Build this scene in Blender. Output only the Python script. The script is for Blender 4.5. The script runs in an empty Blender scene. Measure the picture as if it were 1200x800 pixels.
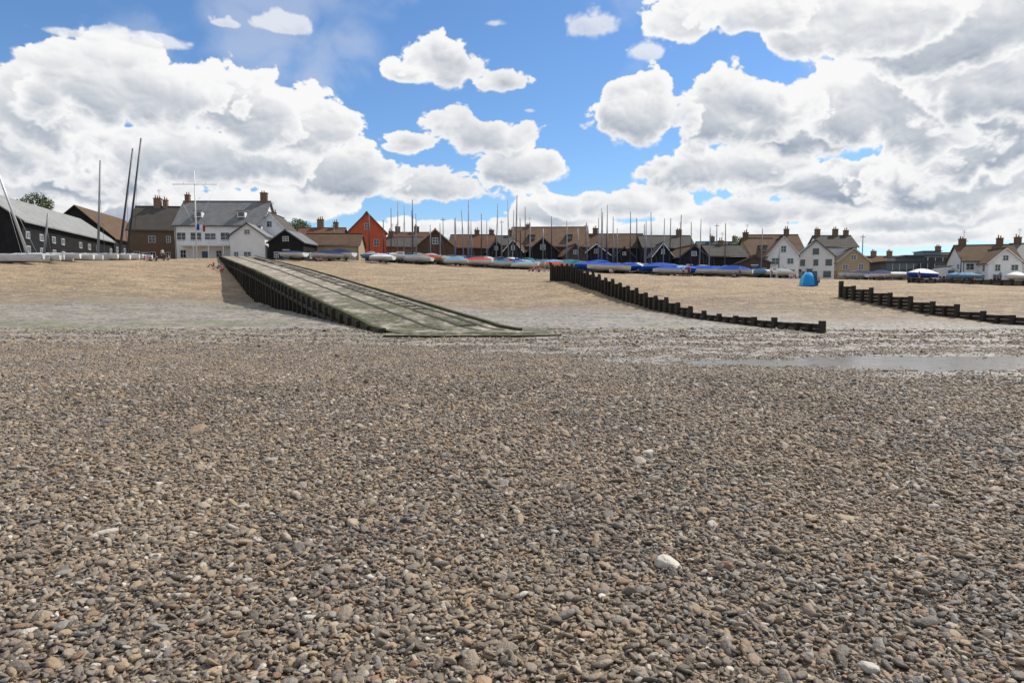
import bpy, math, random, time
import numpy as np
from mathutils import Vector, Matrix
_t0=time.time()
def tick(s): print("TIME",s,round(time.time()-_t0,1))
random.seed(7); rng=np.random.default_rng(7)
scene=bpy.context.scene
COL=scene.collection
# ------------------------------------------------------------ camera
F=800.0; EYE=1.6; PITCH=math.atan(55/800)
cam=bpy.data.cameras.new("camera"); camo=bpy.data.objects.new("camera",cam); COL.objects.link(camo)
camo.location=(0,0,EYE); camo.rotation_euler=(math.radians(90)-PITCH,0,0)
cam.lens=24; cam.sensor_width=36; cam.clip_end=20000; cam.clip_start=0.05
scene.camera=camo
scene.view_settings.view_transform='Standard'
try: scene.view_settings.look='None'
except Exception: pass
scene.view_settings.exposure=0
def PX(px,Y): return (px-600)/F*Y
def PZ(py,Y): return EYE-Y*math.tan(PITCH+math.atan((py-400)/F))

# ------------------------------------------------------------ terrain
COLS=[(-1.1,[(30,0),(58,.85),(90,6.9),(140,7.0)]),
(-.75,[(28,0),(60,.85),(92,6.8),(140,7.0)]),
(-.4,[(28,0),(66,.85),(106,7.2),(150,7.3)]),
(-.225,[(27,0),(58,.75),(112,7.1),(150,7.2)]),
(0,[(27,0),(48,.4),(80,3.6),(118,6.2),(150,6.3)]),
(.125,[(27,0),(46,.45),(67,3.0),(118,5.4),(150,5.6)]),
(.4375,[(27,0),(40,.1),(52,1.8),(75,2.7),(120,4.3),(160,4.5)]),
(.75,[(27,0),(36,.05),(49,1.6),(80,2.6),(120,3.7),(160,3.8)]),
(1.2,[(27,0),(36,.05),(49,1.6),(80,2.6),(120,3.7),(160,3.8)])]
CR=np.array([c[0] for c in COLS])
def ssm(a,b,x):
    t=np.clip((x-a)/(b-a),0,1); return t*t*(3-2*t)
def wob(X,Y,s,seed):
    g=0
    r=np.random.default_rng(seed)
    for i in range(7):
        k=s*(1.45**i); th=r.uniform(0,6.28); ph=r.uniform(0,6.28)
        g=g+np.sin(k*(X*np.cos(th)+Y*np.sin(th)*1.6)+ph+0.8*np.sin(k*.63*(Y*np.cos(th)-X)+ph*2))/(1.25**i)
    return g/3.0
def pebble_edge(R): return np.interp(R,[-1,-.75,-.25,.125,.75,1.2],[23,22,20.5,15.5,11.3,10.5])
def terr(X,Y):
    X=np.asarray(X,float); Y=np.asarray(Y,float)
    X,Y=np.broadcast_arrays(X,Y)
    R=np.clip(X/np.maximum(Y,6),-1.1,1.2)
    zs=np.stack([np.interp(Y,[p[0] for p in c[1]],[p[1] for p in c[1]]) for c in COLS])
    i=np.clip(np.searchsorted(CR,R)-1,0,len(CR)-2)
    t=(R-CR[i])/(CR[i+1]-CR[i])
    z0=np.take_along_axis(zs,i[None],0)[0]; z1=np.take_along_axis(zs,(i+1)[None],0)[0]
    z=z0*(1-t)+z1*t
    E=pebble_edge(R)
    pe=1-ssm(E-1.5,E+1.5,Y)
    near=1-ssm(27,45,Y)
    z=z+near*(0.024*wob(X,Y,.55,3)*(1-.6*pe)-0.014*(1-pe)+0.035*pe)
    z=z-0.055*np.exp(-(((X-10.5)/4.6)**2+((Y-16.6)/2.0)**2)**1.5)
    up=ssm(35,60,Y)*(1-ssm(130,160,Y))
    z=z+up*0.15*wob(X,Y,.16,5)+up*0.07*wob(X,Y,.9,6)
    return z
def T(X,Y): return float(terr(np.array([X]),np.array([Y]))[0])

# ------------------------------------------------------------ node helpers
def mat(name,base=(.5,.5,.5),rough=.7,metal=0.0,spec=None):
    m=bpy.data.materials.new(name); m.use_nodes=True
    b=m.node_tree.nodes["Principled BSDF"]
    b.inputs["Base Color"].default_value=(*base,1); b.inputs["Roughness"].default_value=rough
    b.inputs["Metallic"].default_value=metal
    if spec is not None: b.inputs["Specular IOR Level"].default_value=spec
    return m
class NT:
    def __init__(s,tree): s.t=tree; s.n=tree.nodes; s.l=tree.links
    def add(s,typ,**kw):
        n=s.n.new(typ)
        for k,v in kw.items(): setattr(n,k,v)
        return n
    def set(s,sock,v):
        if isinstance(v,bpy.types.NodeSocket): s.l.new(v,sock)
        elif isinstance(v,(tuple,list)) and len(v)==3 and sock.type=='RGBA': sock.default_value=(*v,1)
        else: sock.default_value=v
    def math(s,op,a,b=0.0,c=None,clamp=False):
        n=s.add("ShaderNodeMath",operation=op,use_clamp=clamp); s.set(n.inputs[0],a); s.set(n.inputs[1],b)
        if c is not None: s.set(n.inputs[2],c)
        return n.outputs[0]
    def mix(s,f,a,b,blend='MIX'):
        n=s.add("ShaderNodeMix",data_type='RGBA',blend_type=blend); s.set(n.inputs[0],f); s.set(n.inputs[6],a); s.set(n.inputs[7],b)
        return n.outputs[2]
    def noise(s,vec,scale,detail=4,rough=.55):
        n=s.add("ShaderNodeTexNoise"); s.l.new(vec,n.inputs["Vector"]); n.inputs["Scale"].default_value=scale
        n.inputs["Detail"].default_value=detail; n.inputs["Roughness"].default_value=rough; return n.outputs["Fac"]
    def ramp(s,f,stops,interp='LINEAR'):
        n=s.add("ShaderNodeValToRGB"); cr=n.color_ramp; cr.interpolation=interp
        while len(cr.elements)<len(stops): cr.elements.new(.5)
        for e,(p,c) in zip(cr.elements,stops):
            e.position=p; e.color=(*c,1) if len(c)==3 else c
        s.l.new(f,n.inputs[0]); return n.outputs[0]
    def mapr(s,v,a,b,c=0,d=1):
        n=s.add("ShaderNodeMapRange"); s.set(n.inputs[0],v)
        for i,x in enumerate((a,b,c,d)): n.inputs[i+1].default_value=x
        return n.outputs[0]
    def bump(s,h,dist=.01,strength=1,normal=None):
        n=s.add("ShaderNodeBump"); s.l.new(h,n.inputs["Height"]); n.inputs["Distance"].default_value=dist
        n.inputs["Strength"].default_value=strength
        if normal is not None: s.l.new(normal,n.inputs["Normal"])
        return n.outputs[0]
    def comb(s,g):
        c=s.add("ShaderNodeCombineXYZ")
        for i in range(3): s.l.new(g,c.inputs[i])
        return c.outputs[0]
def varied(name,c1,c2,scale=1.5,rough=.8,bumpd=0.0,stripe=None,spec=.3,fine=18,stripe_dark=.5,streak=0):
    m=mat(name,c1,rough,spec=spec); n=NT(m.node_tree); b=n.n["Principled BSDF"]
    tc=n.add("ShaderNodeTexCoord").outputs["Object"]
    oi=n.add("ShaderNodeObjectInfo").outputs["Random"]
    a=n.noise(tc,scale,5,.65); f=n.noise(tc,fine,3,.6)
    fac=n.mapr(n.math('ADD',n.math('MULTIPLY',a,.65),n.math('MULTIPLY',f,.35)),.33,.67)
    col=n.mix(fac,c1,c2); h=f
    col=n.mix(1.0,col,n.comb(n.mapr(oi,0,1,.78,1.12)),'MULTIPLY')
    if streak:
        mp=n.add("ShaderNodeMapping"); n.l.new(tc,mp.inputs[0]); mp.inputs["Scale"].default_value=(3,3,.35)
        col=n.mix(n.mapr(n.noise(mp.outputs[0],1.0,4,.7),.5,.75,0,streak),col,tuple(x*.45 for x in c2))
    if stripe:
        sx=n.add("ShaderNodeSeparateXYZ"); n.l.new(tc,sx.inputs[0])
        v=n.math('FRACT',n.math('DIVIDE',sx.outputs[stripe[0]],stripe[1]))
        g=n.mapr(v,0,.18,stripe_dark,1)
        col=n.mix(1.0,col,n.comb(g),'MULTIPLY'); h=g
    n.l.new(col,b.inputs["Base Color"])
    if bumpd: n.l.new(n.bump(h,bumpd,.8),b.inputs["Normal"])
    return m

# ------------------------------------------------------------ mesh builder
import bmesh
class MB:
    def __init__(s): s.v=[]; s.f=[]; s.m=[]; s.mats=[]; s.smooth=[]
    def mi(s,m):
        if m not in s.mats: s.mats.append(m)
        return s.mats.index(m)
    def add(s,vs,fs,m,M=None,smooth=False):
        o=len(s.v); k=s.mi(m)
        for p in vs:
            p=Vector(p)
            if M is not None: p=M@p
            s.v.append(tuple(p))
        for f in fs: s.f.append(tuple(i+o for i in f)); s.m.append(k); s.smooth.append(smooth)
    def box(s,c,d,m,M=None,rz=0):
        x,y,z=[q/2 for q in d]; vs=[(a,b,e) for a in(-x,x) for b in(-y,y) for e in(-z,z)]
        R=Matrix.Translation(c)@Matrix.Rotation(rz,4,'Z')
        vs=[R@Vector(p) for p in vs]
        s.add(vs,[(0,1,3,2),(4,6,7,5),(0,4,5,1),(2,3,7,6),(0,2,6,4),(1,5,7,3)],m,M)
    def cyl(s,p,q,r0,r1,m,n=8,M=None):
        p=Vector(p);q=Vector(q);d=(q-p).normalized(); a=d.orthogonal().normalized(); b=d.cross(a)
        vs=[]
        for c,r in((p,r0),(q,r1)):
            for i in range(n):
                t=2*math.pi*i/n; vs.append(c+(a*math.cos(t)+b*math.sin(t))*r)
        fs=[(i,(i+1)%n,n+(i+1)%n,n+i) for i in range(n)]+[tuple(range(n))[::-1],tuple(range(n,2*n))]
        s.add(vs,fs,m,M,True)
    def obj(s,name,parent=None,loc=(0,0,0),rz=0,scale=1):
        me=bpy.data.meshes.new(name); me.from_pydata(s.v,[],s.f)
        for m in s.mats: me.materials.append(m)
        me.polygons.foreach_set("material_index",s.m); me.polygons.foreach_set("use_smooth",s.smooth)
        bm=bmesh.new(); bm.from_mesh(me); bmesh.ops.recalc_face_normals(bm,faces=bm.faces); bm.to_mesh(me); bm.free()
        o=bpy.data.objects.new(name,me); COL.objects.link(o)
        o.location=loc; o.rotation_euler=(0,0,rz); o.scale=(scale,)*3
        if parent: o.parent=parent
        return o
def empty(name,loc,rz=0):
    e=bpy.data.objects.new(name,None); COL.objects.link(e); e.location=loc; e.rotation_euler=(0,0,rz); e.empty_display_size=.3; return e

# ------------------------------------------------------------ people first (cheap depsgraph)
skin=mat("skin",(.48,.27,.18),.55); hair=mat("hair",(.06,.035,.02),.6); shoe=mat("shoe",(.04,.04,.04),.6)
def cl(c): return varied("cloth",c,tuple(x*.75 for x in c),4,.85)
CL=[cl(c) for c in[(.5,.03,.04),(.03,.06,.25),(.7,.7,.68),(.04,.04,.045),(.12,.3,.5),(.55,.3,.1),(.3,.32,.34),(.5,.15,.3)]]
def person(px,Y,pose,top,bot,rz=None,k=1.0):
    X=PX(px,Y); z=T(X,Y)
    if pose=='stand' or pose=='walk':
        st=.22 if pose=='walk' else .04
        J=dict(pel=(0,0,.95),sp=(0,.01,1.18),ch=(0,0,1.38),nk=(0,-.01,1.52),hd=(0,-.03,1.66),
         lh=(-.1,0,.9),lk=(-.12,-st*.6,.5),la=(-.12,-st*.6 if pose=='stand' else -st,.08),lf=(-.13,-st-.16,.04),
         rh=(.1,0,.9),rk=(.12,st*.3,.5),ra=(.12,st,.08),rf=(.13,st-.16,.04),
         ls=(-.19,0,1.43),le=(-.25,.06,1.14),lw=(-.24,-.06,.90),lp=(-.24,-.09,.80),rs=(.19,0,1.43),re=(.25,.05,1.14),rw=(.25,-.10,.92),rp=(.25,-.14,.82))
    elif pose=='sit':
        J=dict(pel=(0,0,.12),sp=(0,.06,.34),ch=(0,.05,.54),nk=(0,.02,.68),hd=(0,-.02,.82),
         lh=(-.1,-.05,.12),lk=(-.14,-.42,.42),la=(-.12,-.66,.08),lf=(-.12,-.84,.05),
         rh=(.1,-.05,.12),rk=(.14,-.42,.42),ra=(.12,-.62,.08),rf=(.12,-.80,.05),
         ls=(-.19,.04,.6),le=(-.27,-.15,.40),lw=(-.16,-.36,.40),lp=(-.08,-.42,.42),rs=(.19,.04,.6),re=(.27,-.15,.40),rw=(.16,-.36,.40),rp=(.08,-.42,.40))
    else:
        J=dict(pel=(0,0,.12),sp=(0,.22,.12),ch=(0,.42,.14),nk=(0,.56,.15),hd=(0,.70,.17),
         lh=(-.1,-.06,.11),lk=(-.14,-.45,.30),la=(-.14,-.8,.07),lf=(-.14,-.92,.12),
         rh=(.1,-.06,.11),rk=(.12,-.5,.09),ra=(.13,-.92,.07),rf=(.14,-1.0,.16),
         ls=(-.19,.46,.13),le=(-.32,.2,.08),lw=(-.3,-.05,.06),lp=(-.3,-.14,.05),rs=(.19,.46,.13),re=(.32,.2,.08),rw=(.3,-.05,.06),rp=(.3,-.14,.05))
    R_=dict(pel=.15,sp=.135,ch=.15,nk=.055,hd=.10,lh=.10,lk=.06,la=.04,lf=.035,rh=.10,rk=.06,ra=.04,rf=.035,ls=.065,le=.042,lw=.03,lp=.03,rs=.065,re=.042,rw=.03,rp=.03)
    E=[('pel','sp'),('sp','ch'),('ch','nk'),('nk','hd'),('pel','lh'),('lh','lk'),('lk','la'),('la','lf'),('pel','rh'),('rh','rk'),('rk','ra'),('ra','rf'),('ch','ls'),('ls','le'),('le','lw'),('lw','lp'),('ch','rs'),('rs','re'),('re','rw'),('rw','rp')]
    ks=list(J); me=bpy.data.meshes.new("body"); me.from_pydata([J[q] for q in ks],[(ks.index(a),ks.index(b)) for a,b in E],[])
    o=bpy.data.objects.new("tmp",me); COL.objects.link(o)
    o.modifiers.new("s",'SKIN')
    for i,q in enumerate(ks): me.skin_vertices[0].data[i].radius=(R_[q],R_[q]*(.75 if q in('pel','sp','ch') else 1)); me.skin_vertices[0].data[i].use_root=(q=='pel')
    o.modifiers.new("u",'SUBSURF').levels=1
    dg=bpy.context.evaluated_depsgraph_get(); dg.update(); nm=bpy.data.meshes.new_from_object(o.evaluated_get(dg)); bpy.data.objects.remove(o)
    for m_ in(skin,hair,top,bot,shoe): nm.materials.append(m_)
    for p_ in nm.polygons:
        c=p_.center; best=min(ks,key=lambda q:(Vector(J[q])-c).length)
        mi=2
        if best in('hd',):
            up=(Vector(J['hd'])-Vector(J['nk'])).normalized(); d=c-Vector(J['hd']); mi=1 if (d.dot(up)>.03 or d.y>.03) else 0
        elif best in('nk','le','lw','lp','re','rw','rp'): mi=0
        elif best in('pel','lh','rh'): mi=3
        elif best in('lk','rk','la','ra'): mi=3 if bot is not CL[5] else 0
        elif best in('lf','rf'): mi=4
        p_.material_index=mi; p_.use_smooth=True
    ob=bpy.data.objects.new("person",nm); COL.objects.link(ob); ob.location=(X,Y,z+.0); ob.rotation_euler=(0,0,random.uniform(-1.5,1.5) if rz is None else rz); ob.scale=(k,k,k)
PPL=[(252,93,'sit',0,3),(258,91,'sit',4,1),(262,89,'sit',0,5),(172,101,'sit',0,1),(179,100,'sit',3,3),(186,100,'sit',1,3),(193,101,'stand',2,3),(200,101,'sit',6,3),
(372,107,'sit',5,3),(377,107,'sit',3,1),(625,100,'sit',7,3),(632,98,'sit',0,1),(638,99,'stand',2,4),(646,97,'sit',6,1),(653,99,'sit',0,3),(659,97,'lie',4,3),(644,103,'walk',3,6),
(800,104,'stand',2,3),(806,104,'walk',0,3),(858,106,'sit',3,1),(866,107,'stand',6,1),(903,108,'walk',2,1),(925,103,'sit',2,4),(931,104,'sit',0,3),(936,105,'stand',3,4),(958,77,'sit',5,3),(1075,100,'walk',3,1),(1100,95,'stand',2,1),(1140,100,'sit',0,1),(1170,104,'stand',4,3),(700,110,'stand',4,3),(715,106,'sit',2,1),(455,110,'stand',3,1),(545,112,'walk',1,3)]
for (px,Y,po_,a,b_) in PPL: person(px,Y,po_,CL[a],CL[b_],k=random.uniform(.95,1.06))
tick("people")

# ------------------------------------------------------------ ground
def spaced(a,b,near,grow,lim):
    out=[0.0];
    st=near
    while out[-1]<b: out.append(out[-1]+st); st=min(max(near,out[-1]*grow),lim)
    return np.array(out)
ys=np.concatenate([-spaced(0,1500,1,.15,200)[::-1][:-1],spaced(0,4000,.12,.008,400)])
xp=spaced(0,4000,.16,.02,400); xs=np.concatenate([-xp[::-1][:-1],xp])
GX,GY=np.meshgrid(xs,ys)
GZ=terr(GX,GY)
nx,ny=len(xs),len(ys)
me=bpy.data.meshes.new("shingle_beach_ground")
co=np.stack([GX.ravel(),GY.ravel(),GZ.ravel()],1)
idx=np.arange(nx*ny).reshape(ny,nx)
fc=np.stack([idx[:-1,:-1],idx[:-1,1:],idx[1:,1:],idx[1:,:-1]],-1).reshape(-1,4)
me.vertices.add(len(co)); me.vertices.foreach_set("co",co.ravel())
me.loops.add(fc.size); me.loops.foreach_set("vertex_index",fc.ravel())
me.polygons.add(len(fc)); me.polygons.foreach_set("loop_start",np.arange(0,fc.size,4)); me.polygons.foreach_set("loop_total",np.full(len(fc),4))
me.update(); me.polygons.foreach_set("use_smooth",np.ones(len(fc),bool))
def masks(X,Y):
    R=np.clip(X/np.maximum(Y,6),-1.1,1.2)
    E=pebble_edge(R)+1.2*wob(X,Y,.5,11)
    toe=np.interp(R,[-.75,-.4,-.225,0,.125,.4375,.75],[60,64,57,48,46,40,36.5])+1.8*wob(X,Y,.2,12)
    peb=1-ssm(E-1.5,E+2.0,Y)
    gold=ssm(toe-4,toe+5,Y)
    wet=(1-peb)*(1-gold)
    green=wet*ssm(.0,.6,wob(X,Y,.3,13))*ssm(22,28,Y)*np.clip(1-R*1.5,0,1)
    band=np.exp(-((Y-toe-4)/5)**2)
    return peb,gold,wet,green,band
p,g,w,gr,bd=masks(GX,GY)
for nm,a in(("gold",g),("wet",w),("green",gr),("band",bd)):
    at=me.attributes.new(nm,'FLOAT','POINT'); at.data.foreach_set("value",a.ravel().astype(np.float32))
ground=bpy.data.objects.new("shingle_beach_ground",me); COL.objects.link(ground)

PEB=[(0.0,(.03,.026,.023)),(.12,(.085,.07,.058)),(.28,(.20,.165,.13)),(.42,(.12,.108,.10)),(.55,(.28,.215,.15)),(.66,(.36,.26,.155)),(.76,(.19,.095,.05)),(.86,(.40,.33,.25)),(.94,(.17,.165,.16)),(1.0,(.62,.56,.47))]
m=mat("shingle_ground",rough=.8); n=NT(m.node_tree); b=n.n["Principled BSDF"]
pos=n.add("ShaderNodeNewGeometry").outputs["Position"]
def att(nm):
    a=n.add("ShaderNodeAttribute"); a.attribute_name=nm; return a.outputs["Fac"]
def voro(scale):
    v=n.add("ShaderNodeTexVoronoi"); n.l.new(pos,v.inputs["Vector"]); v.inputs["Scale"].default_value=scale; return v
v1=voro(26); v2=voro(9); v3=voro(3.2)
s1=n.add("ShaderNodeSeparateColor"); n.l.new(v1.outputs["Color"],s1.inputs[0])
s2=n.add("ShaderNodeSeparateColor"); n.l.new(v2.outputs["Color"],s2.inputs[0])
s3=n.add("ShaderNodeSeparateColor"); n.l.new(v3.outputs["Color"],s3.inputs[0])
rndf=n.math('ADD',n.math('MULTIPLY',s1.outputs[0],.5),n.math('MULTIPLY',s2.outputs[1],.5))
pebc=n.ramp(rndf,PEB)
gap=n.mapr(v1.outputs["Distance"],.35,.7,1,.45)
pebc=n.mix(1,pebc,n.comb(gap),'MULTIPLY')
mp=n.add("ShaderNodeMapping"); n.l.new(pos,mp.inputs[0]); mp.inputs["Rotation"].default_value=(0,0,-.35); mp.inputs["Scale"].default_value=(.5,1.3,1)
big=n.noise(pos,.16,5,.65); mid=n.noise(pos,1.1,6,.7); fine=n.noise(pos,4.5,5,.75); stk=n.noise(mp.outputs[0],.42,6,.75)
clump=n.noise(pos,.55,5,.7)
pebc=n.mix(n.mapr(mid,.35,.65,0,.35),pebc,(.24,.19,.135))
goldc=n.ramp(rndf,[(0,(.15,.095,.05)),(.25,(.32,.22,.12)),(.5,(.46,.33,.185)),(.7,(.53,.395,.235)),(.85,(.26,.185,.12)),(1,(.66,.55,.40))])
goldc=n.mix(n.mapr(big,.42,.60,0,.5),goldc,(.29,.21,.135))
goldc=n.mix(n.mapr(stk,.50,.60,0,.65),goldc,(.22,.16,.105))
goldc=n.mix(n.mapr(stk,.46,.34,0,.55),goldc,(.54,.43,.28))
goldc=n.mix(n.mapr(clump,.53,.62,0,.6),goldc,(.20,.15,.105))
goldc=n.mix(n.mapr(fine,.51,.64,0,.85),goldc,(.10,.072,.048))
goldc=n.mix(n.mapr(fine,.42,.30,0,.65),goldc,(.58,.48,.34))
goldc=n.mix(n.mapr(s3.outputs[0],.955,.96,0,.85),goldc,n.mix(n.mapr(v3.outputs["Distance"],.16,.3),(.045,.035,.025),goldc))
goldc=n.mix(n.math('MULTIPLY',att("band"),n.mapr(mid,.42,.58,0,.8)),goldc,(.19,.16,.12))
wetc=n.mix(n.mapr(mid,.4,.6),pebc,(.15,.125,.095))
wetc=n.mix(n.mapr(fine,.47,.60,0,.9),wetc,(.48,.43,.36))
wetc=n.mix(n.mapr(fine,.34,.44,.9,0),wetc,(.05,.043,.032))
wetc=n.mix(n.mapr(clump,.50,.62,0,.45),wetc,(.40,.355,.29))
wetc=n.mix(n.mapr(clump,.46,.36,0,.55),wetc,(.10,.083,.06))
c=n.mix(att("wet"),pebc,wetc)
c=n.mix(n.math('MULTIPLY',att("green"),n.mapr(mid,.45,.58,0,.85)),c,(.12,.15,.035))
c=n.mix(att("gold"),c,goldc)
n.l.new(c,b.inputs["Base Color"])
wetr=n.math('MULTIPLY',att("wet"),n.mapr(mid,.42,.58,1,.1))
n.l.new(n.mapr(wetr,0,1,.88,.2),b.inputs["Roughness"])
h=n.math('ADD',n.math('MULTIPLY',v1.outputs["Distance"],-1.0),n.math('MULTIPLY',fine,1.6))
n1_=n.bump(h,.035,.9)
dent=n.math('MULTIPLY',n.noise(pos,2.2,4,.65),att("gold"))
n.l.new(n.bump(dent,.30,.9,n1_),b.inputs["Normal"])
me.materials.append(m)

# ------------------------------------------------------------ puddle water
wm=mat("puddle_water",(.12,.105,.085),.06,spec=.35); n=NT(wm.node_tree); b=n.n["Principled BSDF"]
pos=n.add("ShaderNodeNewGeometry").outputs["Position"]
n.l.new(n.bump(n.noise(pos,7,3,.6),.010,.5),b.inputs["Normal"])
n.l.new(n.mapr(n.noise(pos,.9,4,.6),.35,.65,.05,.25),b.inputs["Roughness"])
M_=MB(); M_.add([(-30,10,0),(34,10,0),(34,34,0),(-30,34,0)],[(0,1,2,3)],wm); M_.obj("tidal_puddle_water",loc=(0,0,-.034))

# ------------------------------------------------------------ pebbles
pm=mat("pebble_stone",rough=.6,spec=.3); n=NT(pm.node_tree); b=n.n["Principled BSDF"]
oi=n.add("ShaderNodeObjectInfo").outputs["Random"]
tc=n.add("ShaderNodeTexCoord").outputs["Object"]
gpos=n.add("ShaderNodeNewGeometry").outputs["Position"]
c=n.ramp(oi,PEB)
c=n.mix(n.mapr(n.noise(tc,2.2,4,.7),.4,.65,0,.45),c,(.27,.22,.165))
c=n.mix(n.mapr(n.noise(gpos,.5,5,.65),.45,.62,0,.35),c,(.34,.25,.155))
c=n.mix(n.mapr(n.noise(gpos,.33,4,.6),.52,.68,0,.4),c,(.085,.072,.06))
n.l.new(c,b.inputs["Base Color"])
n.l.new(n.bump(n.noise(tc,5,3,.6),.15,.3),b.inputs["Normal"])
pcol=bpy.data.collections.new("pebble_shapes")
for i in range(12):
    bm=bmesh.new(); bmesh.ops.create_icosphere(bm,subdivisions=2,radius=.5)
    planes=[(Vector(rng.normal(size=3)).normalized(),rng.uniform(.28,.40)) for _ in range(rng.integers(3,8))]
    sx,sy,sz=rng.uniform(.85,1.45),rng.uniform(.55,.95),rng.uniform(.32,.6)
    for v in bm.verts:
        pnt=v.co.copy()
        for d,k in planes:
            t=pnt.dot(d)
            if t>k: pnt-=d*(t-k)*.9
        pnt+=Vector(rng.normal(size=3))*.02
        v.co=Vector((pnt.x*sx,pnt.y*sy,pnt.z*sz))
    me2=bpy.data.meshes.new("pebble_shape"); bm.to_mesh(me2); bm.free()
    me2.polygons.foreach_set("use_smooth",np.ones(len(me2.polygons),bool)); me2.materials.append(pm)
    o=bpy.data.objects.new("pebble_shape",me2); pcol.objects.link(o)
P=[];S=[]
y=1.6
while y<31:
    sp=.0215+.00115*y
    if y>22: sp*=1.6
    hw=y*.80+.8
    xx=np.arange(-hw,hw,sp); k=len(xx)
    X=xx+rng.uniform(-.55,.55,k)*sp; Y=y+rng.uniform(-.6,.6,k)*sp
    P.append(np.stack([X,Y],1)); S.append(sp*np.exp(rng.normal(.10,.34,k))*1.05)
    if y<13:
        kk=int(k*.40); X=rng.uniform(-hw,hw,kk); Y=y+rng.uniform(-.5,.5,kk)*sp
        P.append(np.stack([X,Y],1)); S.append(-sp*np.exp(rng.normal(.1,.42,kk))*1.1)
        kk=max(1,int(k*.02)); X=rng.uniform(-hw,hw,kk); Y=y+rng.uniform(-.5,.5,kk)*sp
        P.append(np.stack([X,Y],1)); S.append(-sp*rng.uniform(1.6,2.6,kk))
    y+=sp*.92
P=np.concatenate(P);S=np.concatenate(S)
pk,gk,wk,grk,_b=masks(P[:,0],P[:,1])
keep=rng.uniform(size=len(P))<np.clip(pk+.30*wk*(wob(P[:,0],P[:,1],1.2,21)>0)+.05,0,1)
P=P[keep];S=S[keep]
Z=terr(P[:,0],P[:,1])+np.where(S<0,.015,.002)+ rng.uniform(-.004,.004,len(P))
S=np.abs(S)
pmesh=bpy.data.meshes.new("beach_pebbles"); pmesh.vertices.add(len(P)); pmesh.vertices.foreach_set("co",np.column_stack([P,Z]).ravel())
def addattr(nm,typ,field,arr):
    a=pmesh.attributes.new(nm,typ,'POINT'); a.data.foreach_set(field,arr.ravel())
addattr("psc",'FLOAT','value',S.astype(np.float32))
rot=np.column_stack([rng.normal(0,.38,len(P)),rng.normal(0,.38,len(P)),rng.uniform(0,6.28,len(P))]).astype(np.float32)
addattr("prot",'FLOAT_VECTOR','vector',rot)
addattr("pidx",'INT','value',rng.integers(0,12,len(P)).astype(np.int32))
po=bpy.data.objects.new("beach_pebbles",pmesh)
gn=bpy.data.node_groups.new("pebble_scatter",'GeometryNodeTree')
gn.interface.new_socket("Geometry",in_out='INPUT',socket_type='NodeSocketGeometry'); gn.interface.new_socket("Geometry",in_out='OUTPUT',socket_type='NodeSocketGeometry')
N=gn.nodes; L=gn.links
gi=N.new("NodeGroupInput"); go=N.new("NodeGroupOutput"); ip=N.new("GeometryNodeInstanceOnPoints"); ci=N.new("GeometryNodeCollectionInfo")
ci.inputs["Collection"].default_value=pcol; ci.inputs["Separate Children"].default_value=True; ci.inputs["Reset Children"].default_value=True
def na(nm,typ):
    q=N.new("GeometryNodeInputNamedAttribute"); q.data_type=typ; q.inputs["Name"].default_value=nm; return [o for o in q.outputs if o.enabled][0]
e2r=N.new("FunctionNodeEulerToRotation")
L.new(gi.outputs[0],ip.inputs["Points"]); L.new(ci.outputs[0],ip.inputs["Instance"]); ip.inputs["Pick Instance"].default_value=True
L.new(na("pidx",'INT'),ip.inputs["Instance Index"]); L.new(na("prot",'FLOAT_VECTOR'),e2r.inputs[0]); L.new(e2r.outputs[0],ip.inputs["Rotation"])
L.new(na("psc",'FLOAT'),ip.inputs["Scale"]); L.new(ip.outputs[0],go.inputs[0])
md=po.modifiers.new("scatter",'NODES'); md.node_group=gn
COL.objects.link(po)
tick("ground+pebbles")

# ------------------------------------------------------------ materials
def algae_timber(name):
    m=mat(name,rough=.75,spec=.3); n=NT(m.node_tree); b=n.n["Principled BSDF"]
    g=n.add("ShaderNodeNewGeometry").outputs["Position"]
    a=n.noise(g,1.6,5,.7); f=n.noise(g,14,4,.7)
    c=n.mix(n.mapr(f,.35,.65),(.016,.013,.010),(.06,.047,.034))
    c=n.mix(n.mapr(a,.52,.70,0,.45),c,(.05,.05,.022))
    n.l.new(c,b.inputs["Base Color"]); n.l.new(n.bump(f,.02,.7),b.inputs["Normal"]); return m
timber=algae_timber("groyne_timber")
# ------------------------------------------------------------ slipway
cm=mat("slipway_concrete",rough=.8,spec=.25); n=NT(cm.node_tree); b=n.n["Principled BSDF"]
g=n.add("ShaderNodeNewGeometry").outputs["Position"]; sx=n.add("ShaderNodeSeparateXYZ"); n.l.new(g,sx.inputs[0])
a=n.noise(g,.6,7,.72); f=n.noise(g,4,5,.78)
mpp=n.add("ShaderNodeMapping"); n.l.new(g,mpp.inputs[0]); mpp.inputs["Rotation"].default_value=(0,0,-.47); mpp.inputs["Scale"].default_value=(1.6,.22,.3)
st=n.noise(mpp.outputs[0],1.2,5,.7)
c=n.mix(n.mapr(a,.40,.60),(.46,.40,.32),(.24,.21,.165)); c=n.mix(n.mapr(f,.50,.62,0,.85),c,(.075,.066,.048))
c=n.mix(n.mapr(st,.48,.6,0,.6),c,(.11,.095,.068))
low=n.mapr(sx.outputs[2],.1,3.4,1,.08)
c=n.mix(n.math('MULTIPLY',low,n.mapr(a,.42,.54,.2,1)),c,(.055,.058,.02))
c=n.mix(n.math('MULTIPLY',low,n.mapr(f,.48,.38,0,.7)),c,(.30,.265,.20))
n.l.new(c,b.inputs["Base Color"]); n.l.new(n.bump(f,.03,.8),b.inputs["Normal"])
n.l.new(n.mapr(low,0,1,.9,.72),b.inputs["Roughness"])
kerbm=varied("slipway_kerb_algae",(.03,.032,.015),(.10,.095,.05),2,.85,.02,spec=.15)
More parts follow.
